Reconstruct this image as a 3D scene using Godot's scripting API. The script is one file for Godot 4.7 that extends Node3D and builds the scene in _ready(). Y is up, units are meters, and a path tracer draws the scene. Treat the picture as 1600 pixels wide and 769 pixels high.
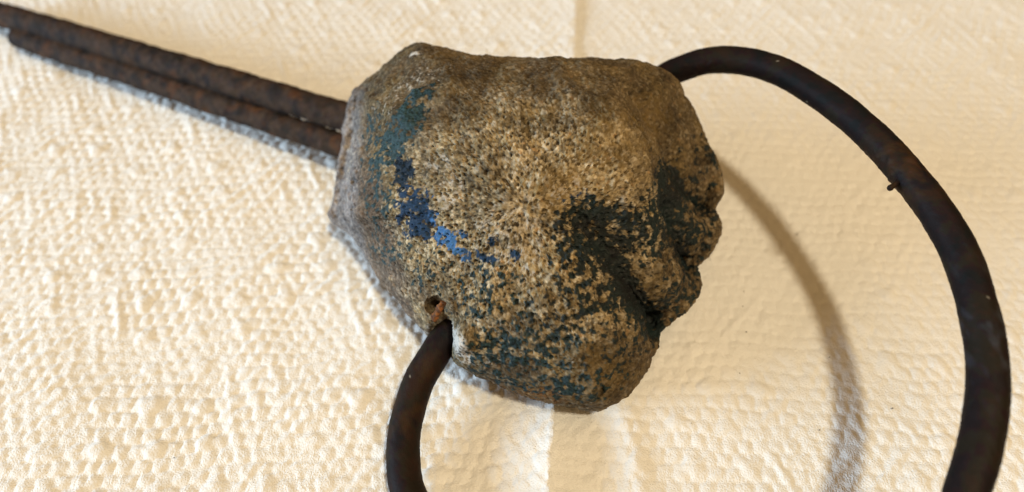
extends Node3D
# A broken concrete fist gripping an iron ring, with two rusty bars, lying on embossed paper towels.
# All lengths below are in millimetres and become metres through MM.

const MM := 0.001

func lin(r: float, g: float, b: float) -> Color:
	return Color(r, g, b).linear_to_srgb()

func noise(kind: int, period: float, sd: int, oct := 1) -> FastNoiseLite:
	var n := FastNoiseLite.new()
	n.noise_type = kind
	n.frequency = 1.0 / period
	n.seed = sd
	n.fractal_type = FastNoiseLite.FRACTAL_FBM if oct > 1 else FastNoiseLite.FRACTAL_NONE
	n.fractal_octaves = oct
	return n

func cells(period: float, sd: int, what: int) -> FastNoiseLite:
	var n := noise(FastNoiseLite.TYPE_CELLULAR, period, sd)
	n.cellular_return_type = what
	n.cellular_jitter = 1.0
	return n

# normals of a vertex grid with ni rows of nj; outward is e_i x e_j
func grid_normals(v: PackedVector3Array, ni: int, nj: int, wrap_i: bool) -> PackedVector3Array:
	var n := PackedVector3Array()
	n.resize(v.size())
	for i in ni:
		var ia := (i - 1 + ni) % ni if wrap_i else maxi(i - 1, 0)
		var ib := (i + 1) % ni if wrap_i else mini(i + 1, ni - 1)
		var ra := ia * nj
		var rb := ib * nj
		var r := i * nj
		for j in nj:
			var ja := j - 1 if j > 0 else 0
			var jb := j + 1 if j < nj - 1 else j
			n[r + j] = (v[rb + j] - v[ra + j]).cross(v[r + jb] - v[r + ja]).normalized()
	return n

func grid_index(ni: int, nj: int, wrap_i: bool) -> PackedInt32Array:
	var rows := ni if wrap_i else ni - 1
	var x := PackedInt32Array()
	x.resize(rows * (nj - 1) * 6)
	var k := 0
	for i in rows:
		var a := i * nj
		var b := ((i + 1) % ni) * nj
		for j in nj - 1:
			x[k] = a + j; x[k + 1] = a + j + 1; x[k + 2] = b + j
			x[k + 3] = b + j; x[k + 4] = a + j + 1; x[k + 5] = b + j + 1
			k += 6
	return x

func mesh_of(v: PackedVector3Array, n: PackedVector3Array, c: PackedColorArray, x: PackedInt32Array) -> ArrayMesh:
	var s := PackedVector3Array()
	s.resize(v.size())
	for i in v.size():
		s[i] = v[i] * MM
	var a := []
	a.resize(Mesh.ARRAY_MAX)
	a[Mesh.ARRAY_VERTEX] = s
	a[Mesh.ARRAY_NORMAL] = n
	if c.size():
		a[Mesh.ARRAY_COLOR] = c
	a[Mesh.ARRAY_INDEX] = x
	var m := ArrayMesh.new()
	m.add_surface_from_arrays(Mesh.PRIMITIVE_TRIANGLES, a)
	return m

# only the triangles listed in x, with the vertices they use
func cut_mesh(v: PackedVector3Array, n: PackedVector3Array, c: PackedColorArray, x: PackedInt32Array) -> ArrayMesh:
	var at := PackedInt32Array()
	at.resize(v.size())
	at.fill(-1)
	var v2 := PackedVector3Array()
	var n2 := PackedVector3Array()
	var c2 := PackedColorArray()
	var x2 := PackedInt32Array()
	x2.resize(x.size())
	for k in x.size():
		var o := x[k]
		if at[o] < 0:
			at[o] = v2.size()
			v2.append(v[o]); n2.append(n[o]); c2.append(c[o])
		x2[k] = at[o]
	return mesh_of(v2, n2, c2, x2)

func part(called: String, m: Mesh, mat: Material, parent: Node, label := "") -> MeshInstance3D:
	var o := MeshInstance3D.new()
	o.name = called
	o.mesh = m
	o.material_override = mat
	parent.add_child(o, true)
	if label:
		o.set_meta("label", label)
	return o

func matter(rough: float, vertex := true) -> StandardMaterial3D:
	var m := StandardMaterial3D.new()
	m.vertex_color_use_as_albedo = vertex
	m.roughness = rough
	return m

func relief(m: StandardMaterial3D, period: float, sd: int, depth_cm: float, oct := 4) -> void:
	var t := NoiseTexture2D.new()
	t.width = 512; t.height = 512
	t.seamless = true
	t.noise = noise(FastNoiseLite.TYPE_SIMPLEX_SMOOTH, 512.0 / 40.0, sd, oct)
	m.heightmap_enabled = true
	m.heightmap_texture = t
	m.heightmap_scale = depth_cm
	m.uv1_triplanar = true
	m.uv1_world_triplanar = true
	m.uv1_scale = Vector3.ONE / (period * 40.0 * MM)

func tone(c: Color, k: float) -> Color:
	return Color(c.r * k, c.g * k, c.b * k)

func _ready() -> void:
	# ---------------------------------------------------------------- camera
	var cam := Camera3D.new()
	cam.name = "camera"
	add_child(cam)
	cam.position = Vector3(0, 193.94, 151.52) * MM
	cam.rotation_degrees = Vector3(-52, 0, 0)
	var at := CameraAttributesPhysical.new()
	at.frustum_focal_length = 32.77
	at.frustum_focus_distance = 0.192
	at.frustum_near = 0.01
	at.frustum_far = 40.0
	at.exposure_aperture = 8.5
	cam.attributes = at
	cam.near = 0.01
	cam.far = 40.0
	cam.fov = 40.22
	cam.current = true
	# ---------------------------------------------------------------- room light
	var env := Environment.new()
	env.background_mode = Environment.BG_COLOR
	env.background_color = lin(0.13, 0.085, 0.042)
	env.tonemap_mode = Environment.TONE_MAPPER_LINEAR
	env.tonemap_exposure = 1.06
	env.sdfgi_enabled = true
	env.ssao_enabled = true
	env.ssil_enabled = true
	var we := WorldEnvironment.new()
	we.name = "environment"
	we.environment = env
	add_child(we)
	# warm ceiling lamp: throws the shadow of the ring
	var lamp := OmniLight3D.new()
	lamp.name = "ceiling_lamp"
	add_child(lamp)
	lamp.position = Vector3(0.37, 1.55, 0.58)
	lamp.light_color = lin(1.0, 0.86, 0.61)
	lamp.light_energy = 1.6
	lamp.light_size = 0.066
	lamp.omni_range = 6.0
	lamp.omni_attenuation = 2.0
	lamp.shadow_enabled = true
	# broad warm light from the ceiling around it
	var wide := AreaLight3D.new()
	wide.name = "ceiling_bounce"
	add_child(wide)
	wide.area_size = Vector2(2.2, 2.2)
	wide.position = Vector3(0.5, 2.0, 0.4)
	wide.look_at_from_position(wide.position, Vector3(0, 0, 0), Vector3(0, 0, -1))
	wide.light_color = lin(1.0, 0.61, 0.24)
	wide.light_energy = 1.5
	wide.area_range = 8.0
	wide.area_attenuation = 2.0
	wide.shadow_enabled = true
	# cool window light, low from the left
	var win := AreaLight3D.new()
	win.name = "window_light"
	add_child(win)
	win.area_size = Vector2(0.9, 0.5)
	win.look_at_from_position(Vector3(-1.6, 0.44, 0.34), Vector3.ZERO, Vector3.UP)
	win.light_color = lin(0.58, 0.79, 1.0)
	win.light_energy = 3.9
	win.area_range = 8.0
	win.area_attenuation = 2.0
	win.shadow_enabled = true

	build_table()
	build_towels()
	build_fist()
	build_specks()

# -------------------------------------------------------------------- table
func build_table() -> void:
	var b := BoxMesh.new()
	b.size = Vector3(1.4, 0.03, 1.0)
	var m := matter(0.5, false)
	m.albedo_color = lin(0.20, 0.11, 0.055)
	relief(m, 6.0, 4, 0.02)
	var t := part("table_top", b, m, self, "brown wooden table top beneath the paper towels")
	t.position = Vector3(0, -0.0185, -0.05)
	t.set_meta("kind", "structure")
	t.set_meta("category", "table")

# -------------------------------------------------------------------- paper towels
var wob: FastNoiseLite
var soft: FastNoiseLite
var crumple: FastNoiseLite
var fibre: FastNoiseLite

# embossed relief of one towel at p (mm in the sheet's own axes)
func emboss(x: float, z: float) -> float:
	var n0 := wob.get_noise_2d(x, z)
	var wx := x + 1.3 * n0
	var wz := z + 1.3 * wob.get_noise_2d(x + 300.0, z)
	# nested rhombs between double rows of dots: lattice steps (11.8, -12.8) and (4.2, 13.0)
	var p := fposmod((wx * 13.0 - wz * 4.2) / 207.2 + 2.5, 5.0) - 2.5
	var q := fposmod((wz * 11.8 + wx * 12.8) / 207.2 + 2.5, 5.0) - 2.5
	var ap := absf(p)
	var aq := absf(q)
	var m := maxf(ap, aq)
	var unit := 15.1 if ap > aq else 11.9
	var line := 0.0
	var e := (m - 0.55) * unit
	if absf(e) < 3.0:
		line = exp(-e * e / 1.7)
	e = (m - 0.98) * unit
	if absf(e) < 3.0:
		line = maxf(line, 0.5 * exp(-e * e / 1.7))
	e = (m - 1.42) * unit
	if absf(e) < 3.0:
		line = maxf(line, exp(-e * e / 1.7))
	# rows of little pillows
	var row := floorf(wz / 4.6)
	var px := absf(sin(PI * (wx / 4.9 + 0.5 * fposmod(row, 2.0))))
	var pz := absf(sin(PI * wz / 4.6))
	var pil := pow(px * pz, 0.38)
	line *= clampf(0.9 + 0.8 * wob.get_noise_2d(x * 0.9 + 90.0, z * 0.9), 0.0, 1.0)
	var h := 0.82 * pil * (1.0 - 0.6 * line) + 0.80 * line
	# double rows of larger dots
	if m > 1.6:
		var dp := p - roundf(p)
		var dq := q - roundf(q)
		var dx := dp * 11.8 + dq * 4.2
		var dz := dq * 13.0 - dp * 12.8
		var r2 := (dx * dx + dz * dz) / 10.5
		if r2 < 1.0:
			h = lerpf(h, 1.35, pow(1.0 - r2, 0.8))
	var s := soft.get_noise_2d(x * 1.7, z * 1.7)
	var f := fibre.get_noise_2d(x, z)
	var crepe := sin(wz * TAU / 2.9 + 3.0 * f + 4.0 * n0)
	return h * clampf(0.95 + 0.7 * s, 0.45, 1.3) + 0.06 * crepe * (0.6 - s) + 0.26 * f

func towel(called: String, x0: float, x1: float, z0: float, z1: float, step: float, turn: float, lift: Callable, mat: Material, label: String) -> void:
	var ni := int((z1 - z0) / step) + 1
	var nj := int((x1 - x0) / step) + 1
	var v := PackedVector3Array()
	v.resize(ni * nj)
	var ct := cos(turn)
	var stn := sin(turn)
	for i in ni:
		var z := z0 + i * step
		for j in nj:
			var x := x0 + j * step
			var y: float = -1.4 + 0.7 * emboss(x * ct + z * stn, z * ct - x * stn) + lift.call(x, z)
			v[i * nj + j] = Vector3(x, y, z)
	# a thin turned-down edge all round gives the sheet its thickness
	var edge := 0.35
	for i in ni:
		v[i * nj].y -= edge; v[i * nj + nj - 1].y -= edge
	for j in nj:
		v[j].y -= edge; v[(ni - 1) * nj + j].y -= edge
	var o := part(called, mesh_of(v, grid_normals(v, ni, nj, false), PackedColorArray(), grid_index(ni, nj, false)), mat, self, label)
	o.set_meta("category", "paper towel")
	o.set_meta("group", "paper towels spread on the table")

func build_towels() -> void:
	wob = noise(FastNoiseLite.TYPE_SIMPLEX_SMOOTH, 30.0, 11)
	soft = noise(FastNoiseLite.TYPE_SIMPLEX_SMOOTH, 55.0, 12, 2)
	crumple = noise(FastNoiseLite.TYPE_SIMPLEX_SMOOTH, 70.0, 13, 2)
	fibre = noise(FastNoiseLite.TYPE_SIMPLEX, 3.4, 14, 3)
	var m := matter(0.95, false)
	m.albedo_color = lin(0.80, 0.785, 0.75)
	m.metallic_specular = 0.2
	relief(m, 0.8, 15, 0.022)
	var edge_x := func(z: float) -> float: return 18.0 - 0.092 * (z - 10.0)
	var right := func(x: float, z: float) -> float:
		var h := 0.8 * crumple.get_noise_2d(x, z)
		# soft fold that runs toward the viewer from under the fist
		var f := x - (34.0 + 0.09 * (z - 60.0))
		if z > 20.0:
			h += 1.6 * exp(-f * f / 22.0) * clampf((z - 20.0) / 40.0, 0.0, 1.0)
		# pressed flat beneath the upper sheet
		var e: float = edge_x.call(z)
		return h - 0.5 * clampf((e - x) / 6.0 + 1.0, 0.0, 1.0)
	var left := func(x: float, z: float) -> float:
		var e: float = edge_x.call(z)
		var near := clampf(1.0 - (e - x) / 34.0, 0.0, 1.0)
		# the free edge curls up off the sheet below
		var press := clampf((Vector2(x - 3.0, z).length() - 45.0) / 30.0, 0.0, 1.0)
		return 1.0 * crumple.get_noise_2d(x, z) * (1.0 - near) + 0.5 * near + 6.5 * near * near * press * clampf(0.55 + z / 160.0, 0.25, 1.0)
	towel("paper_towel", -30.0, 330.0, -220.0, 140.0, 0.62, 0.05, right, m, "white embossed paper towel on the right, beneath the ring")
	# the upper sheet is laid out straight and then turned so that its free edge slants
	towel_left(m, left, edge_x)

func towel_left(m: Material, lift: Callable, edge_x: Callable) -> void:
	var step := 0.62
	var x_len := 350.0
	var ni := int(360.0 / step) + 1
	var nj := int(x_len / step) + 1
	var v := PackedVector3Array()
	v.resize(ni * nj)
	var jag := noise(FastNoiseLite.TYPE_SIMPLEX_SMOOTH, 7.0, 19, 2)
	for i in ni:
		var z := -220.0 + i * step
		var e: float = edge_x.call(z)
		for j in nj:
			var x := e - x_len + j * step
			if j == nj - 1:
				x += 0.5 * jag.get_noise_1d(z)
			var y: float = -1.6 + emboss(x * 0.998 - z * 0.06 + 13.0, z * 0.998 + x * 0.06 + 21.0) + lift.call(x, z)
			if j == nj - 1 or j == 0 or i == 0 or i == ni - 1:
				y -= 0.35
			v[i * nj + j] = Vector3(x, y, z)
	var o := part("paper_towel", mesh_of(v, grid_normals(v, ni, nj, false), PackedColorArray(), grid_index(ni, nj, false)), m, self, "white embossed paper towel on the left, under the rusty bars, overlapping the right one")
	o.set_meta("category", "paper towel")
	o.set_meta("group", "paper towels spread on the table")

# -------------------------------------------------------------------- the fist
# The lump is sculpted in axes of its own: u to the right, v up its face, w out of its face.
const OUTLINE := [-36.7, 63.3, -30.3, -27.8, 59.4, -23.4, -18.4, 55.7, -16.6, -3.0, 52.6, -10.4, 9.7, 52.5, -10.4, 20.3, 52.6, -10.4, 30.9, 51.8, -9.8, 39.3, 50.8, -8.9, 45.6, 48.8, -8.6, 51.2, 45.8, -9.9, 56.0, 40.2, -11.9, 60.1, 33.1, -13.8, 63.6, 24.9, -12.3, 66.7, 17.7, -11.6, 68.1, 12.3, -11.1, 66.9, 6.8, -9.2, 64.5, 1.5, -8.8, 65.7, -2.8, -6.6, 65.0, -7.5, -5.5, 61.3, -13.3, -3.3, 57.1, -17.0, -1.7, 57.7, -22.5, 0.1, 55.9, -26.7, 2.1, 52.2, -30.9, 4.3, 47.3, -34.2, 5.6, 43.7, -36.7, 6.3, 41.8, -41.7, 9.0, 38.1, -46.6, 11.6, 33.3, -51.8, 14.4, 27.4, -56.9, 15.9, 23.0, -58.7, 17.3, 16.8, -58.5, 17.2, 9.3, -57.9, 16.7, 1.7, -55.7, 14.9, -6.9, -52.2, 13.4, -13.7, -50.0, 12.9, -18.2, -47.8, 12.4, -21.4, -45.5, 11.9, -23.7, -42.1, 7.8, -29.9, -37.1, 2.7, -36.3, -32.5, -2.2, -43.5, -25.8, -7.5, -51.3, -16.8, -14.6, -58.0, -8.2, -20.1, -61.9, -5.1, -22.6, -66.7, -1.8, -23.9, -69.1, 1.4, -25.2, -67.8, 9.3, -26.4, -66.0, 19.6, -27.0, -63.8, 28.8, -26.7, -62.7, 36.8, -26.7, -61.4, 43.7, -27.2, -59.5, 46.0, -25.3, -53.4, 50.9, -26.6, -45.6, 57.7, -28.3, -40.2, 62.6, -30.9]
# finger creases: u, v, depth, width along each groove, and how far the next finger steps back
const CREASES := [
	[2.2, [13, 0, 0.8, 3, 15.1, -3.4, 1.8, 3.0, 22.1, -10.4, 2.6, 3.2, 29.4, -20.1, 3.8, 3.4, 36.3, -29.2, 6.5, 3.6, 44, -38, 8, 4]],
	[2.6, [36.5, 20, 0.8, 2.4, 40.1, 11.7, 3.0, 2.5, 42.5, -0.7, 4.8, 2.6, 47.4, -10.4, 5.6, 2.9, 53, -16.4, 6.5, 3.6, 59, -18, 8, 4]],
	[3.6, [29, 40, 0.8, 3, 33.4, 35.7, 5.2, 2.4, 38.6, 28.5, 6.4, 2.5, 44.1, 19.8, 6.2, 2.6, 51, 9.6, 6.0, 2.8, 58, 2.5, 6.5, 3.4, 67, 1, 8, 4]],
]
# what is left of the paint: u, v, radii, turn, strength
const DARK := [[26, -2, 15, 4, 0, 1.1], [27, -6, 14, 7, 0, 0.72], [37, -4, 8, 9, 0, 0.9], [24, -13, 5, 9, 38, 0.95], [31, -24, 4.5, 13, 35, 1.15], [46, -27, 8, 7, 20, 0.5], [50, -22, 6, 9, 0, 0.5], [38, -15, 10, 9, 0, 0.22], [46.5, 4, 6, 10, -15, 1.2], [51, -7, 6, 8, -10, 0.9], [57, -6, 7, 9, 0, 0.5], [44, 12, 4, 5, 0, 0.9], [17, -14, 8, 14, 35, 0.72], [24, -24, 9, 14, 35, 0.62], [14, -30, 13, 13, 0, 0.42], [38, -32, 6, 8, 30, 0.95], [58, 15, 8, 12, 0, 0.36], [63, 20, 4, 6, 0, 0.5], [20, 1, 7, 3, -10, 0.8], [29, -38, 10, 6, 20, 0.5]]
const TEAL := [[-33, 27, 5, 7, -25, 0.95], [-37.5, 20, 5, 8, -25, 0.85], [-44, 14, 5, 9, -20, 0.62], [-30, 34, 6, 3, 20, 0.75], [-46, 24, 4, 9, 0, 0.45], [-42, 4, 6, 8, 0, 0.4], [-40, -12, 9, 5, -10, 0.42], [4, -38, 16, 8, -10, 0.72], [14, -49, 13, 5, -5, 0.72], [-8, -42, 12, 7, -15, 0.6], [0, -29, 14, 8, 0, 0.42], [-9, -18, 9, 5, -20, 0.5], [-1, -50, 9, 4, -15, 0.6], [-14, -27, 8, 6, 0, 0.45], [-24, -18, 10, 6, 0, 0.32], [-12, -46, 5, 4, 0, 0.6], [24, -44, 8, 6, 30, 0.4]]
const NAVY := [[-34.5, 12, 3.2, 3.6, 20, 1.1], [-36, 8.5, 1.6, 3.4, 0, 0.8]]
const BLUE := [[-30.5, -1, 5.5, 6.5, 0, 0.8], [-30, -5, 5, 3.5, -25, 0.72], [-33.5, 5, 3, 4, 0, 0.62], [-22, -8, 3.4, 2.4, -35, 0.95], [-16.8, -7.2, 2.0, 1.4, -20, 0.75], [-8, -9.3, 1.5, 1.5, 0, 0.75], [-11, -13.2, 3.6, 1.4, -10, 0.66], [-2.5, -13, 1.4, 1.8, 0, 0.58], [-18, -12.5, 3.2, 1.6, -20, 0.5], [15, 3, 5, 2.0, 15, 0.36]]
const OCHRE := [[14, 4, 12, 8, -10, 0.8], [22, 12, 12, 8, 0, 0.5], [30, 22, 14, 10, 0, 0.45], [10, -20, 14, 12, 0, 0.35], [40, 30, 8, 8, 0, 0.5], [20, -45, 10, 8, 0, 0.5]]
const GRIME_SHADE := [[14, -38, 30, 18, 0, 0.36], [46, -20, 18, 20, 0, 0.34], [50, 22, 18, 22, 0, 0.26], [-14.5, 8, 5, 4, 0, 0.9], [-10, 12, 8, 5, 20, 0.5], [2, 24, 14, 6, 0, 0.4], [-22, 18, 7, 5, 0, 0.35], [-8, 36, 20, 8, 0, 0.25], [18, 32, 10, 6, 0, 0.35], [6, 10, 5, 4, 0, 0.4], [-48, -2, 8, 8, 0, 0.3], [-4, 2, 4, 3, 0, 0.4]]  # dark mottles, plus shading of the top put into the colour
const LIME := [[-4, -14, 15, 8, 10, 0.5], [-18.6, -38, 3.6, 6.5, 20, 1.25], [-16, -41.5, 3, 4, 10, 1.1], [-4, -6, 14, 7, 10, 0.55], [-7, -40, 10, 4, 40, 0.65], [14, 4, 8, 6, 0, 0.6], [-35, 38, 10, 5, 25, 0.42], [-42, 32, 7, 3.5, 25, 0.42], [-34.5, 52, 2.6, 1.4, 5, 1.3], [-20, 4, 5, 6, 0, 0.6], [10, -44, 8, 5, 20, 0.5], [-58, 20, 5, 14, 0, 0.5], [-24, 12, 4, 4, 0, 0.5], [-2, -22, 10, 5, 0, 0.4], [-26, -36, 4, 5, 0, 0.6]]

const CELL := 0.5
const SIDE := 320   # field grid: 160 mm square, centred

func blob_field(list: Array) -> PackedFloat32Array:
	var f := PackedFloat32Array()
	f.resize(SIDE * SIDE)
	for b in list:
		var r: float = maxf(b[2], b[3]) * 1.35
		var c := cos(deg_to_rad(b[4]))
		var s := sin(deg_to_rad(b[4]))
		for iy in range(maxi(0, int((b[1] - r) / CELL) + SIDE / 2), mini(SIDE, int((b[1] + r) / CELL) + SIDE / 2 + 2)):
			for ix in range(maxi(0, int((b[0] - r) / CELL) + SIDE / 2), mini(SIDE, int((b[0] + r) / CELL) + SIDE / 2 + 2)):
				var du: float = (ix - SIDE / 2) * CELL - b[0]
				var dv: float = (iy - SIDE / 2) * CELL - b[1]
				var p: float = (du * c + dv * s) / b[2]
				var q: float = (dv * c - du * s) / b[3]
				var d := p * p + q * q
				var k: float = b[5] * maxf(0.0, 1.0 - d * 0.62)
				f[iy * SIDE + ix] = maxf(f[iy * SIDE + ix], k)
	return f

func crease_field() -> Array:
	var groove := PackedFloat32Array()
	groove.resize(SIDE * SIDE)
	var f := PackedFloat32Array()
	f.resize(SIDE * SIDE)
	for c in CREASES:
		var step: float = c[0]
		var p: Array = c[1]
		var m := p.size() / 4
		for iy in SIDE:
			var v := (iy - SIDE / 2) * CELL
			for ix in range(SIDE / 2, SIDE):
				var u := (ix - SIDE / 2) * CELL
				var best := 1e9
				var dep := 0.0
				var wid := 1.0
				var side := 0.0
				for k in m - 1:
					var ax: float = p[k * 4]
					var ay: float = p[k * 4 + 1]
					var ex: float = p[k * 4 + 4] - ax
					var ey: float = p[k * 4 + 5] - ay
					var t := clampf(((u - ax) * ex + (v - ay) * ey) / (ex * ex + ey * ey), 0.0, 1.0)
					var dx := u - ax - ex * t
					var dy := v - ay - ey * t
					var d := dx * dx + dy * dy
					if d < best:
						best = d
						dep = lerpf(p[k * 4 + 2], p[k * 4 + 6], t)
						wid = lerpf(p[k * 4 + 3], p[k * 4 + 7], t)
						side = signf(ex * dy - ey * dx)
				var dist := sqrt(best)
				# a steep wall on the near finger, a rounder rise on the next one
				var g := exp(-pow(dist / (wid * (1.25 if side < 0.0 else 1.7)), 1.3))
				f[iy * SIDE + ix] -= 2.1 * dep * g
				groove[iy * SIDE + ix] = maxf(groove[iy * SIDE + ix], minf(1.0, dep / 3.0) * exp(-pow(dist / (wid * 0.8), 2.0)))
				if side > 0.0:
					f[iy * SIDE + ix] -= 2.8 * step * minf(1.0, dep / 3.0) * exp(-dist / 22.0) * (1.0 - g)
	return [f, groove]

func outline_at(n: int) -> PackedVector3Array:
	var m := OUTLINE.size() / 3
	var p := PackedVector3Array()
	for k in m:
		p.append(Vector3(OUTLINE[k * 3], OUTLINE[k * 3 + 1], OUTLINE[k * 3 + 2]))
	var dense := PackedVector3Array()
	for k in m:
		for t in 24:
			var x: float = t / 24.0
			dense.append(p[k].cubic_interpolate(p[(k + 1) % m], p[(k - 1 + m) % m], p[(k + 2) % m], x).lerp(p[k].lerp(p[(k + 1) % m], x), 0.45))
	var total := 0.0
	for k in dense.size():
		total += dense[k].distance_to(dense[(k + 1) % dense.size()])
	var out := PackedVector3Array()
	var k := 0
	var run := 0.0
	var seg := dense[0].distance_to(dense[1])
	for i in n:
		var want := total * i / n
		while run + seg < want and k < dense.size() - 1:
			run += seg
			k += 1
			seg = dense[k].distance_to(dense[(k + 1) % dense.size()])
		out.append(dense[k].lerp(dense[(k + 1) % dense.size()], clampf((want - run) / seg, 0.0, 1.0)))
	return out

func build_fist() -> void:
	var fist := Node3D.new()
	fist.name = "concrete_fist"
	add_child(fist)
	fist.set_meta("label", "weathered concrete statue fist with blue paint remnants, iron ring and two rusty bars")
	fist.set_meta("category", "statue fragment")
	build_lump(fist)
	build_ring(fist)
	build_bars(fist)

func build_lump(fist: Node3D) -> void:
	var nt := 1250
	var ns := 300
	var nb := 60
	var nj := ns + nb + 1
	var tilt := deg_to_rad(52.0)
	var org := Vector3(3.12, 28.0, 8.8)
	var eu := Vector3(1, 0, 0)
	var ev := Vector3(0, cos(tilt), -sin(tilt))
	var ew := Vector3(0, sin(tilt), cos(tilt))
	var rim := outline_at(nt)
	var big := noise(FastNoiseLite.TYPE_SIMPLEX_SMOOTH, 34.0, 21, 2)
	var mid := noise(FastNoiseLite.TYPE_SIMPLEX_SMOOTH, 9.0, 22, 2)
	var fine := noise(FastNoiseLite.TYPE_SIMPLEX, 2.6, 23, 2)
	var grit := noise(FastNoiseLite.TYPE_SIMPLEX, 1.1, 24, 3)
	var dust := cells(0.55, 25, FastNoiseLite.RETURN_CELL_VALUE)
	var pebble := cells(1.5, 26, FastNoiseLite.RETURN_CELL_VALUE)
	var facet := cells(21.0, 39, FastNoiseLite.RETURN_DISTANCE)
	var grain_d := cells(0.85, 31, FastNoiseLite.RETURN_DISTANCE)
	var grain_v := cells(0.85, 31, FastNoiseLite.RETURN_CELL_VALUE)
	var stone_d := cells(2.4, 32, FastNoiseLite.RETURN_DISTANCE)
	var stone_v := cells(2.4, 32, FastNoiseLite.RETURN_CELL_VALUE)
	var chip := cells(7.5, 37, FastNoiseLite.RETURN_DISTANCE)
	var comb := cells(1.75, 38, FastNoiseLite.RETURN_DISTANCE)
	var pit := noise(FastNoiseLite.TYPE_SIMPLEX, 1.9, 33)
	var patch := noise(FastNoiseLite.TYPE_SIMPLEX_SMOOTH, 14.0, 34, 3)
	var flake := noise(FastNoiseLite.TYPE_SIMPLEX, 3.4, 35, 3)
	var both := crease_field()
	var crease: PackedFloat32Array = both[0]
	var groove: PackedFloat32Array = both[1]
	var f_dark := blob_field(DARK)
	var f_teal := blob_field(TEAL)
	var f_navy := blob_field(NAVY)
	var f_blue := blob_field(BLUE)
	var f_lime := blob_field(LIME)
	var f_ochre := blob_field(OCHRE)
	var f_grime_shade := blob_field(GRIME_SHADE)
	# smooth body
	var v := PackedVector3Array()
	v.resize(nt * nj)
	var uvw := PackedVector3Array()
	uvw.resize(nt * nj)
	for i in nt:
		var c := rim[i]
		for j in nj:
			var front := j <= ns
			var t := sin(float(j) / ns * PI / 2.0) if front else sin(float(nj - 1 - j) / nb * PI / 2.0)
			var hump := sqrt(maxf(0.0, 1.0 - pow(t, 2.6)))
			var u := c.x * t
			var w := c.y * t
			var h := c.z * t * t + (36.0 * hump if front else -30.0 * hump)
			if front:
				var fx := clampf(u / CELL + SIDE / 2, 0.0, SIDE - 2.0)
				var fy := clampf(w / CELL + SIDE / 2, 0.0, SIDE - 2.0)
				var ix := int(fx)
				var iy := int(fy)
				var q := iy * SIDE + ix
				fx -= ix
				fy -= iy
				h += lerpf(lerpf(crease[q], crease[q + 1], fx), lerpf(crease[q + SIDE], crease[q + SIDE + 1], fx), fy) * smoothstep(1.0, 0.9, t)
				# the broken wrist: a steep rough face on the left
				var cutx := -48.8 + 0.16 * (w - 10.0) + 4.0 * mid.get_noise_2d(w * 1.3, 40.0) + 3.0 * mid.get_noise_2d(u * 2.0, w * 2.0)
				if u < cutx and w > -14.0:
					h -= (cutx - u) * 0.6 * smoothstep(-14.0, 4.0, w) * smoothstep(1.0, 0.93, t)
				# the torn pocket where the ring goes in, and the lump of mortar beside it
				var hx := u + 25.0
				var hy := w + 28.0
				var hd := hx * hx / 7.0 + hy * hy / 4.5
				if hd < 6.0:
					h -= 12.0 * exp(-hd * hd * 0.8)
				hx = (u + 23.6) * 0.97 - (w + 37.0) * 0.22
				hy = (w + 37.0) * 0.97 + (u + 23.6) * 0.22
				hd = hx * hx / 14.0 + hy * hy / 46.0
				if hd < 5.0:
					h -= 17.0 * exp(-hd * hd) * smoothstep(1.0, 0.97, t)
				hx = u + 17.2
				hy = w + 36.5
				hd = hx * hx / 9.0 + hy * hy / 16.0
				if hd < 6.0:
					h += 3.6 * exp(-hd * hd * 0.7)
				hx = u - 21.6
				hy = w + 51.0
				hd = hx * hx / 1.4 + (hy - hx) * (hy - hx) / 3.0
				if hd < 5.0:
					h -= 2.6 * exp(-hd)
			uvw[i * nj + j] = Vector3(u, w, h)
			v[i * nj + j] = org + eu * u + ev * w + ew * h
	var n := grid_normals(v, nt, nj, true)
	for j in [0, nj - 1]:
		for i in nt:
			n[i * nj + j] = ew if j == 0 else -ew
	# relief and colour
	var col := PackedColorArray()
	col.resize(nt * nj)
	var kind := PackedByteArray()
	kind.resize(nt * nj)
	var half := SIDE / 2
	for i in nt:
		for j in nj:
			var k := i * nj + j
			var p := v[k]
			var bg := big.get_noise_3dv(p)
			var md := mid.get_noise_3dv(p)
			if j > ns + 6:
				p += n[k] * (0.9 * bg + 0.5 * md)
				p.y = maxf(p.y, 0.25)
				v[k] = p
				col[k] = Color(0.15, 0.115, 0.075)
				continue
			var q := uvw[k]
			var gd := 1.0 - (grain_d.get_noise_3dv(p) + 1.0) * 1.5
			var gv := grain_v.get_noise_3dv(p)
			var fn := fine.get_noise_3dv(p)
			var gr := grit.get_noise_3dv(p)
			var pn := pit.get_noise_3dv(p)
			var pa := patch.get_noise_3dv(p)
			# how far the mortar skin has worn off, so that the sand shows
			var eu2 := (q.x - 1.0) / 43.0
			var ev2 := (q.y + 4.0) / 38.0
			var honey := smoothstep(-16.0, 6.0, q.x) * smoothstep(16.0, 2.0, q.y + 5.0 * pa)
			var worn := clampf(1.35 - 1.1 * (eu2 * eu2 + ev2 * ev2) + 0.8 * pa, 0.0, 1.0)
			var leftish := smoothstep(-34.0, -48.0, q.x + 0.35 * q.y + 6.0 * pa)
			var sd := 0.0
			var sv := 0.0
			var cd := chip.get_noise_3dv(p + Vector3(fn, md, gr) * 1.6) + 1.0
			var cb := 1.0 - (comb.get_noise_3dv(p) + 1.0) * 1.5
			var d := 1.0 * bg + 0.75 * md + 0.28 * fn + 0.09 * gr - 1.1 * (cd - 0.45) - 1.3 * (facet.get_noise_3dv(p + Vector3(bg, md, bg) * 3.0) + 0.5) - 0.42 * honey * (cb - 0.2)
			d += (0.08 + 0.20 * worn) * gd * (1.0 - honey)
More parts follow.
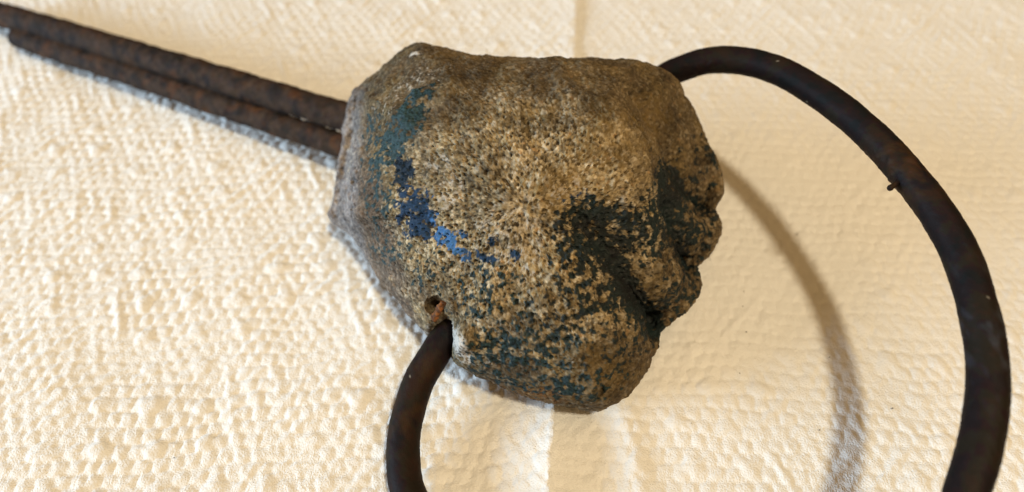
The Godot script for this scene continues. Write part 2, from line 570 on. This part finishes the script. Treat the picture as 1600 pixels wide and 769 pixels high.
			sv = stone_v.get_noise_3dv(p)
			if sv > 0.55:
				sd = maxf(0.0, 1.0 - (stone_d.get_noise_3dv(p) + 1.0) * 1.9)
				d += 0.5 * worn * sd
			var hollow := smoothstep(0.50, 0.72, pn) * (0.35 + 0.65 * worn)
			d -= 0.75 * hollow
			# colour of the bare concrete
			var c := Color(0.112, 0.080, 0.044).lerp(Color(0.275, 0.215, 0.128), worn)  # worn middle paler, rim darker: broad shading is painted in here too
			c = c.lerp(Color(0.150, 0.108, 0.078).lerp(Color(0.22, 0.195, 0.185), smoothstep(-49.0, -53.0, q.x)), leftish * 0.85)
			c = c.lerp(Color(0.205, 0.140, 0.050), clampf(0.25 + 0.9 * patch.get_noise_3d(p.x + 90.0, p.y, p.z) + 0.3 * worn, 0.0, 1.0) * 0.5 * (1.0 - leftish))
			var var_k := 0.20 + 0.32 * worn
			if gv < -0.3:
				c = c.lerp(Color(0.055, 0.040, 0.027), var_k * (0.5 - gv * 0.5))
			elif gv > 0.55:
				c = c.lerp(Color(0.46, 0.40, 0.30), var_k * gv * 0.8)
			elif gv > 0.51:
				c = c.lerp(Color(0.30, 0.14, 0.05), var_k * 0.7)
			if sd > 0.15:
				c = c.lerp(Color(0.32, 0.27, 0.20) if sv < 0.8 else Color(0.30, 0.21, 0.10), 0.65 * worn)
			c = tone(c, clampf(1.04 + 0.45 * gr + 0.40 * fn + 0.6 * pa + (0.18 + 0.20 * worn) * (0.7 * gv + 0.9 * dust.get_noise_3dv(p) + 0.6 * pebble.get_noise_3dv(p)), 0.25, 2.3))
			c = c.lerp(Color(0.030, 0.022, 0.016), 0.62 * hollow)
			# brown film on the upper back that also paints in its shading
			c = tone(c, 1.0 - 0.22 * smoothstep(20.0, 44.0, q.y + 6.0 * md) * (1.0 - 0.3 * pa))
			var fi := (clampi(int(roundf(q.y / CELL)) + half, 0, SIDE - 1)) * SIDE + clampi(int(roundf(q.x / CELL)) + half, 0, SIDE - 1)
			var fl := flake.get_noise_3dv(p)
			c = c.lerp(Color(0.23, 0.145, 0.042), clampf(f_ochre[fi] * (0.6 + 0.9 * fl), 0.0, 0.8))
			c = tone(c, 1.0 - clampf(f_grime_shade[fi] * (0.75 + 0.8 * fl + 0.5 * gr), 0.0, 0.75))
			var lime := f_lime[fi]
			if lime > 0.05:
				c = c.lerp(Color(0.44, 0.39, 0.32).lerp(Color(0.62, 0.58, 0.52), smoothstep(0.75, 1.05, lime)), clampf((lime + 0.8 * fl + 0.5 * gr - 0.50) * 1.8, 0.0, 0.85))
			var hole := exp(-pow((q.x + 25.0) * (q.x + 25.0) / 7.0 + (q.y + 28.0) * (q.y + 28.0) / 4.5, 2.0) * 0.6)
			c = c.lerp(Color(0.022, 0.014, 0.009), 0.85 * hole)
			# rust bled from the ring and along the underside
			var rx := q.x + 24.3
			var ry := q.y + 29.0
			var rust := (1.0 - hole) * exp(-(rx * rx / 8.0 + ry * ry / 9.0))
			rust = maxf(rust, 0.9 * smoothstep(6.0, 1.0, absf(q.y + 55.0 - 0.22 * absf(q.x + 3.0))) * smoothstep(20.0, 8.0, absf(q.x + 3.0)))
			if rust > 0.03:
				c = c.lerp(Color(0.17, 0.075, 0.022), clampf(rust * (0.7 + 0.8 * fl), 0.0, 0.85))
			var pk := (gd * 0.30 - 0.12 + 0.18 * gr) * (0.4 + worn)
			var edge := 0.75 * fl + 0.40 * fn - pk
			var crust := 0.9 * fl + 0.3 * fn + (0.50 * (cb - 0.3) if honey > 0.05 else 0.3 * (gd - 0.35)) + 0.25 * gr
			var gro := groove[fi] * smoothstep(24.0, 12.0, q.y + 4.0 * fl)
			var m := 0
			var film := Color.BLACK
			var sure := -1.0   # how firmly the paint still holds here; near zero it is worn thin
			if f_dark[fi] + gro > 0.1:
				sure = f_dark[fi] + 0.52 * gro + crust - 0.54  # creases get extra dark film, painting groove shade along with the paint
				m = 1
				film = Color(0.014, 0.015, 0.014).lerp(Color(0.013, 0.022, 0.022), clampf(0.5 + pa, 0.0, 1.0))
			if f_navy[fi] > 0.02 and f_navy[fi] + edge - 0.5 > sure:
				sure = f_navy[fi] + edge - 0.5
				m = 1
				film = Color(0.008, 0.016, 0.026)
			if f_blue[fi] > 0.02 and sure < 0.0 and f_blue[fi] + edge - 0.46 > sure:
				sure = f_blue[fi] + edge - 0.46
				m = 3
				film = Color(0.013, 0.032, 0.066).lerp(Color(0.044, 0.130, 0.29), smoothstep(-25.5, -22.0, q.x + 5.0 * fl) * smoothstep(-15.0, -19.0, q.x))  # lighter core is partly a glint painted into the film
			var teal := f_teal[fi] + (crust + 0.35 * pa - 0.06 if q.x > -26.0 else edge) - 0.52
			if f_teal[fi] > 0.02 and sure < 0.0 and teal > sure:
				sure = teal
				m = 2
				film = Color(0.010, 0.018, 0.018).lerp(Color(0.028, 0.054, 0.058), clampf(0.20 + 0.9 * gr + 0.6 * smoothstep(-26.0, -34.0, q.x), 0.0, 1.0))
			if m:
				c = c.lerp(film, smoothstep(-0.22, 0.12, sure))
				if sure < 0.0:
					m = 0
			if m:
				d += 0.10 - 0.07 * gd
				c = tone(c, 1.0 + 0.25 * gr + 0.2 * fn)
			kind[k] = m
			p += n[k] * d
			p.y = maxf(p.y, 0.25)
			v[k] = p
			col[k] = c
	# close the two poles
	for j in [0, nj - 1]:
		var mean := Vector3.ZERO
		for i in nt:
			mean += v[i * nj + j]
		for i in nt:
			v[i * nj + j] = mean / nt
	n = grid_normals(v, nt, nj, true)
	for i in nt:
		n[i * nj] = n[i * nj + 1]
		n[i * nj + nj - 1] = n[i * nj + nj - 2]
	var x := grid_index(nt, nj, true)
	var sets: Array[PackedInt32Array] = [PackedInt32Array(), PackedInt32Array(), PackedInt32Array(), PackedInt32Array()]
	for t in range(0, x.size(), 3):
		var a := kind[x[t]]
		if a and (kind[x[t + 1]] != a and kind[x[t + 2]] != a):
			a = 0
		elif a == 0 and kind[x[t + 1]] == kind[x[t + 2]]:
			a = kind[x[t + 1]]
		sets[a].append(x[t]); sets[a].append(x[t + 1]); sets[a].append(x[t + 2])
	var stone := matter(0.92)
	stone.metallic_specular = 0.35
	relief(stone, 0.25, 41, 0.012)
	var paint := matter(0.62)
	paint.metallic_specular = 0.3
	relief(paint, 0.4, 42, 0.006)
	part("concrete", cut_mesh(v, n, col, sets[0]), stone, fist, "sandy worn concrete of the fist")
	var rust_mat := matter(0.9)
	relief(rust_mat, 0.4, 43, 0.02)
	var at := func(u: float, w: float, h: float) -> Vector3: return org + eu * u + ev * w + ew * h
	var scale_noise := noise(FastNoiseLite.TYPE_SIMPLEX, 1.3, 44, 2)
	var flake_mesh := rod(PackedVector3Array([at.call(-22.2, -25.6, 31.2), at.call(-23.6, -28.4, 30.6), at.call(-25.4, -31.2, 29.6)]), 0.95, 18, 0.25, func(p, s, d): return 0.55 * scale_noise.get_noise_3dv(p), func(p, s, d): return Color(0.23, 0.085, 0.022).lerp(Color(0.07, 0.03, 0.014), clampf(0.5 + 1.4 * scale_noise.get_noise_3dv(p * 0.7), 0.0, 1.0)))
	part("rust_flake", flake_mesh, rust_mat, fist, "orange rust flake in the torn pocket above the ring")
	for film in [["dark_paint", 1, "near black paint remnants over the fingers, with crease shade painted in"], ["teal_paint", 2, "thin teal paint remnants on the wrist and lower edge"], ["blue_paint", 3, "blue paint patch left of the middle with a painted glint"]]:
		var o := part(film[0], cut_mesh(v, n, col, sets[film[1]]), paint, fist, film[2])
		o.set_meta("kind", "stuff")

# a round bar along a path (mm), roughened by a callable(point, path share, angle) -> mm, coloured by another
func rod(path: PackedVector3Array, radius: float, around: int, step: float, rough: Callable, paint: Callable) -> ArrayMesh:
	var curve := Curve3D.new()
	curve.bake_interval = step * 0.5
	for k in path.size():
		var a := path[maxi(k - 1, 0)]
		var b := path[mini(k + 1, path.size() - 1)]
		var tan_ := (b - a).normalized()
		var l0 := path[k].distance_to(a) / 3.0
		var l1 := path[k].distance_to(b) / 3.0
		curve.add_point(path[k], -tan_ * l0, tan_ * l1)
	var total := curve.get_baked_length()
	var along := int(total / step) + 1
	var spots := PackedVector3Array()
	var rad := PackedFloat32Array()
	for c in 4:   # a blunt, slightly rounded end
		spots.append(curve.sample_baked(0.0 + 0.7 * c / 4.0)); rad.append([0.001, 0.5, 0.85, 0.96][c])
	for k in range(1, along - 1):
		spots.append(curve.sample_baked(total * k / (along - 1))); rad.append(1.0)
	for c in 4:
		spots.append(curve.sample_baked(total - 0.7 * (3 - c) / 4.0)); rad.append([0.96, 0.85, 0.5, 0.001][c])
	var nj := spots.size()
	var v := PackedVector3Array()
	v.resize(around * nj)
	var col := PackedColorArray()
	col.resize(around * nj)
	var side := Vector3.UP
	for j in nj:
		var t := (curve.sample_baked(minf(total, curve.get_closest_offset(spots[j]) + 0.6)) - curve.sample_baked(maxf(0.0, curve.get_closest_offset(spots[j]) - 0.6))).normalized()
		if j == 0:
			side = t.cross(Vector3.UP if absf(t.y) < 0.9 else Vector3.RIGHT).normalized()
		side = (side - t * side.dot(t)).normalized()
		var other := t.cross(side)
		for i in around:
			var a := TAU * i / around
			var dir := side * cos(a) + other * sin(a)
			var p := spots[j] + dir * radius * rad[j]
			var d: float = rough.call(p, float(j) / nj, dir)
			v[i * nj + j] = p + dir * d * rad[j]
			col[i * nj + j] = paint.call(p, float(j) / nj, d)
	return mesh_of(v, grid_normals(v, around, nj, true), col, grid_index(around, nj, true))

func build_ring(fist: Node3D) -> void:
	var path := PackedVector3Array([Vector3(-16, 15, 38), Vector3(-23.7, 12.6, 52.1), Vector3(-27.8, 10.3, 59.1), Vector3(-30.2, 8.4, 67.6), Vector3(-31.3, 6.9, 74.9), Vector3(-30.9, 5.9, 82.1), Vector3(-28.9, 5.2, 90.6), Vector3(-20, 5.5, 106), Vector3(-7, 7.4, 119), Vector3(10, 10.5, 131), Vector3(33, 16.2, 138), Vector3(56, 23.1, 137), Vector3(75, 29.7, 130), Vector3(88, 34.9, 121), Vector3(97, 39.0, 110), Vector3(101.5, 41.6, 102.4), Vector3(105.9, 44.1, 95.0), Vector3(109.8, 46.4, 87.0), Vector3(112.8, 48.4, 79.3), Vector3(115.0, 50.5, 70.1), Vector3(116.3, 52.4, 60.3), Vector3(116.8, 54.7, 46.0), Vector3(115.5, 55.9, 36), Vector3(113.4, 56.8, 26.3), Vector3(110.4, 57.5, 15.8), Vector3(106.4, 57.9, 5.0), Vector3(101.0, 58.0, -6.7), Vector3(93.8, 57.7, -18.3), Vector3(85.9, 56.7, -28.7), Vector3(77.1, 54.6, -36.3), Vector3(67.6, 51.6, -40.4), Vector3(59.4, 48.0, -41.0), Vector3(53.0, 44.5, -40.0), Vector3(42, 38, -34), Vector3(28, 32, -20)])
	var a := noise(FastNoiseLite.TYPE_SIMPLEX_SMOOTH, 16.0, 51, 3)
	var b := noise(FastNoiseLite.TYPE_SIMPLEX, 2.2, 52, 3)
	var streak := noise(FastNoiseLite.TYPE_SIMPLEX_SMOOTH, 11.0, 53, 4)
	var dots := noise(FastNoiseLite.TYPE_SIMPLEX, 1.6, 54)
	var rough := func(p: Vector3, s: float, dir: Vector3) -> float:
		var d := 0.3 * smoothstep(40.0, -10.0, p.x) + 0.24 * a.get_noise_3dv(p) + 0.10 * b.get_noise_3dv(p)
		# scaly casting seam on the inner side near the top and by the burr
		var seam := maxf(exp(-(p - Vector3(63, 49, -37)).length_squared() / 90.0), 0.9 * exp(-(p - Vector3(106, 57, 17)).length_squared() / 80.0))
		if seam > 0.02:
			d += seam * (0.15 + 0.75 * maxf(0.0, b.get_noise_3dv(p * 0.8))) * clampf(dir.dot(Vector3(-0.75, -0.1, 0.6)) * 1.4, 0.0, 1.0)
		return d
	var tint := func(p: Vector3, s: float, d: float) -> Color:
		var c := Color(0.011, 0.009, 0.009).lerp(Color(0.024, 0.015, 0.011), clampf(0.35 + 0.9 * streak.get_noise_3dv(p), 0.0, 1.0))
		var rust := maxf(0.8 * exp(-(p - Vector3(112, 61, 20)).length_squared() / 110.0), 0.45 * exp(-(p - Vector3(-25, 16, 57)).length_squared() / 30.0))
		rust = maxf(rust, 0.35 * exp(-(p - Vector3(-30, 10, 72)).length_squared() / 160.0))
		c = c.lerp(Color(0.055, 0.026, 0.013), clampf(rust * (0.55 + 1.6 * streak.get_noise_3dv(p * 2.0)), 0.0, 0.9))
		# pale blue-grey patches on the right arc
		var sc := exp(-(p - Vector3(115, 57, 70)).length_squared() / 260.0)
		c = c.lerp(Color(0.05, 0.056, 0.068), clampf(0.5 * sc * (streak.get_noise_3d(p.x * 3.0, p.y * 3.0, p.z * 1.2) - 0.1) * 2.0, 0.0, 0.6))
		if dots.get_noise_3d(p.x * 0.6, p.y * 0.6, p.z * 0.6) > 0.985:
			c = c.lerp(Color(0.30, 0.26, 0.20), 0.7)
		return c
	var m := matter(0.58)
	m.metallic_specular = 0.2
	relief(m, 0.5, 55, 0.008)
	var ring := part("iron_ring", rod(path, 4.5, 56, 0.55, rough, tint), m, fist, "thick dark iron ring passing through the fist")
	# the little burr that sticks out on the inner side
	var tip := rod(PackedVector3Array([Vector3(108.4, 57.3, 21.0), Vector3(106.3, 57.2, 23.2), Vector3(104.3, 56.9, 24.4)]), 0.75, 14, 0.25, func(p, s, dir): return 0.22 * b.get_noise_3dv(p * 1.5), tint)
	part("burr", tip, m, ring)

func build_bars(fist: Node3D) -> void:
	var a := noise(FastNoiseLite.TYPE_SIMPLEX_SMOOTH, 18.0, 61, 3)
	var b := noise(FastNoiseLite.TYPE_SIMPLEX, 4.0, 62, 3)
	var stain := noise(FastNoiseLite.TYPE_SIMPLEX_SMOOTH, 12.0, 63, 3)
	var rough := func(p: Vector3, s: float, dir: Vector3) -> float:
		return 0.6 * a.get_noise_3dv(p) + 0.34 * b.get_noise_3dv(p)
	var tint := func(p: Vector3, s: float, d: float) -> Color:
		var k := stain.get_noise_3dv(p)
		var c := Color(0.046, 0.029, 0.020).lerp(Color(0.019, 0.015, 0.014), clampf(0.4 + 1.3 * b.get_noise_3dv(p * 0.5), 0.0, 1.0))
		c = c.lerp(Color(0.12, 0.048, 0.017), clampf((k - 0.26) * 1.6, 0.0, 0.4))
		return tone(c, 1.0 + 0.4 * b.get_noise_3d(p.z, p.x, p.y))
	var m := matter(0.8)
	m.metallic_specular = 0.25
	relief(m, 0.8, 64, 0.02)
	var up := PackedVector3Array([Vector3(-262, 8.8, -140.6), Vector3(-235, 10.6, -128), Vector3(-149, 16.3, -86.8), Vector3(-63.6, 22, -45.3), Vector3(-42, 23.4, -35)])
	var low := PackedVector3Array([Vector3(-232, 5.8, -119.5), Vector3(-148, 9.8, -79.0), Vector3(-64.8, 13.6, -38.2), Vector3(-44, 14.6, -28)])
	part("rusty_bar", rod(up, 5.75, 40, 0.7, rough, tint), m, fist, "upper rusty bar, running out of the picture")
	part("rusty_bar", rod(low, 5.0, 40, 0.7, rough, tint), m, fist, "lower rusty bar with its cut end in view")
	# crumbs of mortar stuck between the two bars
	var pale := matter(0.9, false)
	pale.albedo_color = lin(0.24, 0.19, 0.14)
	for q in [[Vector3(-80, 19.0, -47.8), 2.3, 0.75], [Vector3(-69.5, 19.7, -42.8), 1.5, 0.9], [Vector3(-64.5, 20.0, -40.4), 1.9, 0.9]]:
		var at: Vector3 = q[0]
		var r: float = q[1]
		var dir := Vector3(0.9, 0.1, 0.42).normalized()
		var bump := rod(PackedVector3Array([at - dir * r, at, at + dir * r]), r * 0.36 * float(q[2]), 14, 0.25, func(p, s, d): return 0.5 * b.get_noise_3dv(p * 2.0), tint)
		part("mortar_crumb", bump, pale, fist)

# -------------------------------------------------------------------- dust and crumbs shed on the paper
func build_specks() -> void:
	var rng := RandomNumberGenerator.new()
	rng.seed = 77
	var st := SurfaceTool.new()
	st.begin(Mesh.PRIMITIVE_TRIANGLES)
	var ball := SphereMesh.new()
	ball.radius = 0.5; ball.height = 1.0; ball.radial_segments = 7; ball.rings = 4
	for k in 34:
		var x := rng.randf_range(5.0, 120.0) if k % 3 else rng.randf_range(-120.0, 20.0)
		var z := rng.randf_range(-10.0, 85.0)
		if Vector2((x - 3.0) / 66.0, (z - 5.0) / 62.0).length() < 1.0 or (x > -60.0 and x < 34.0):
			continue
		var s := rng.randf_range(0.2, 0.5)
		var b := Basis.from_euler(Vector3(rng.randf() * TAU, rng.randf() * TAU, 0)).scaled(Vector3(s * rng.randf_range(0.8, 1.6), s * 0.7, s) * MM)
		st.append_from(ball, 0, Transform3D(b, Vector3(x, -0.55, z) * MM))
	var m := matter(0.9, false)
	m.albedo_color = lin(0.06, 0.042, 0.028)
	var o := part("rust_crumbs", st.commit(), m, self, "tiny dark crumbs of rust and grit scattered on the paper towel right of the fist")
	o.set_meta("category", "crumbs")
	o.set_meta("kind", "stuff")
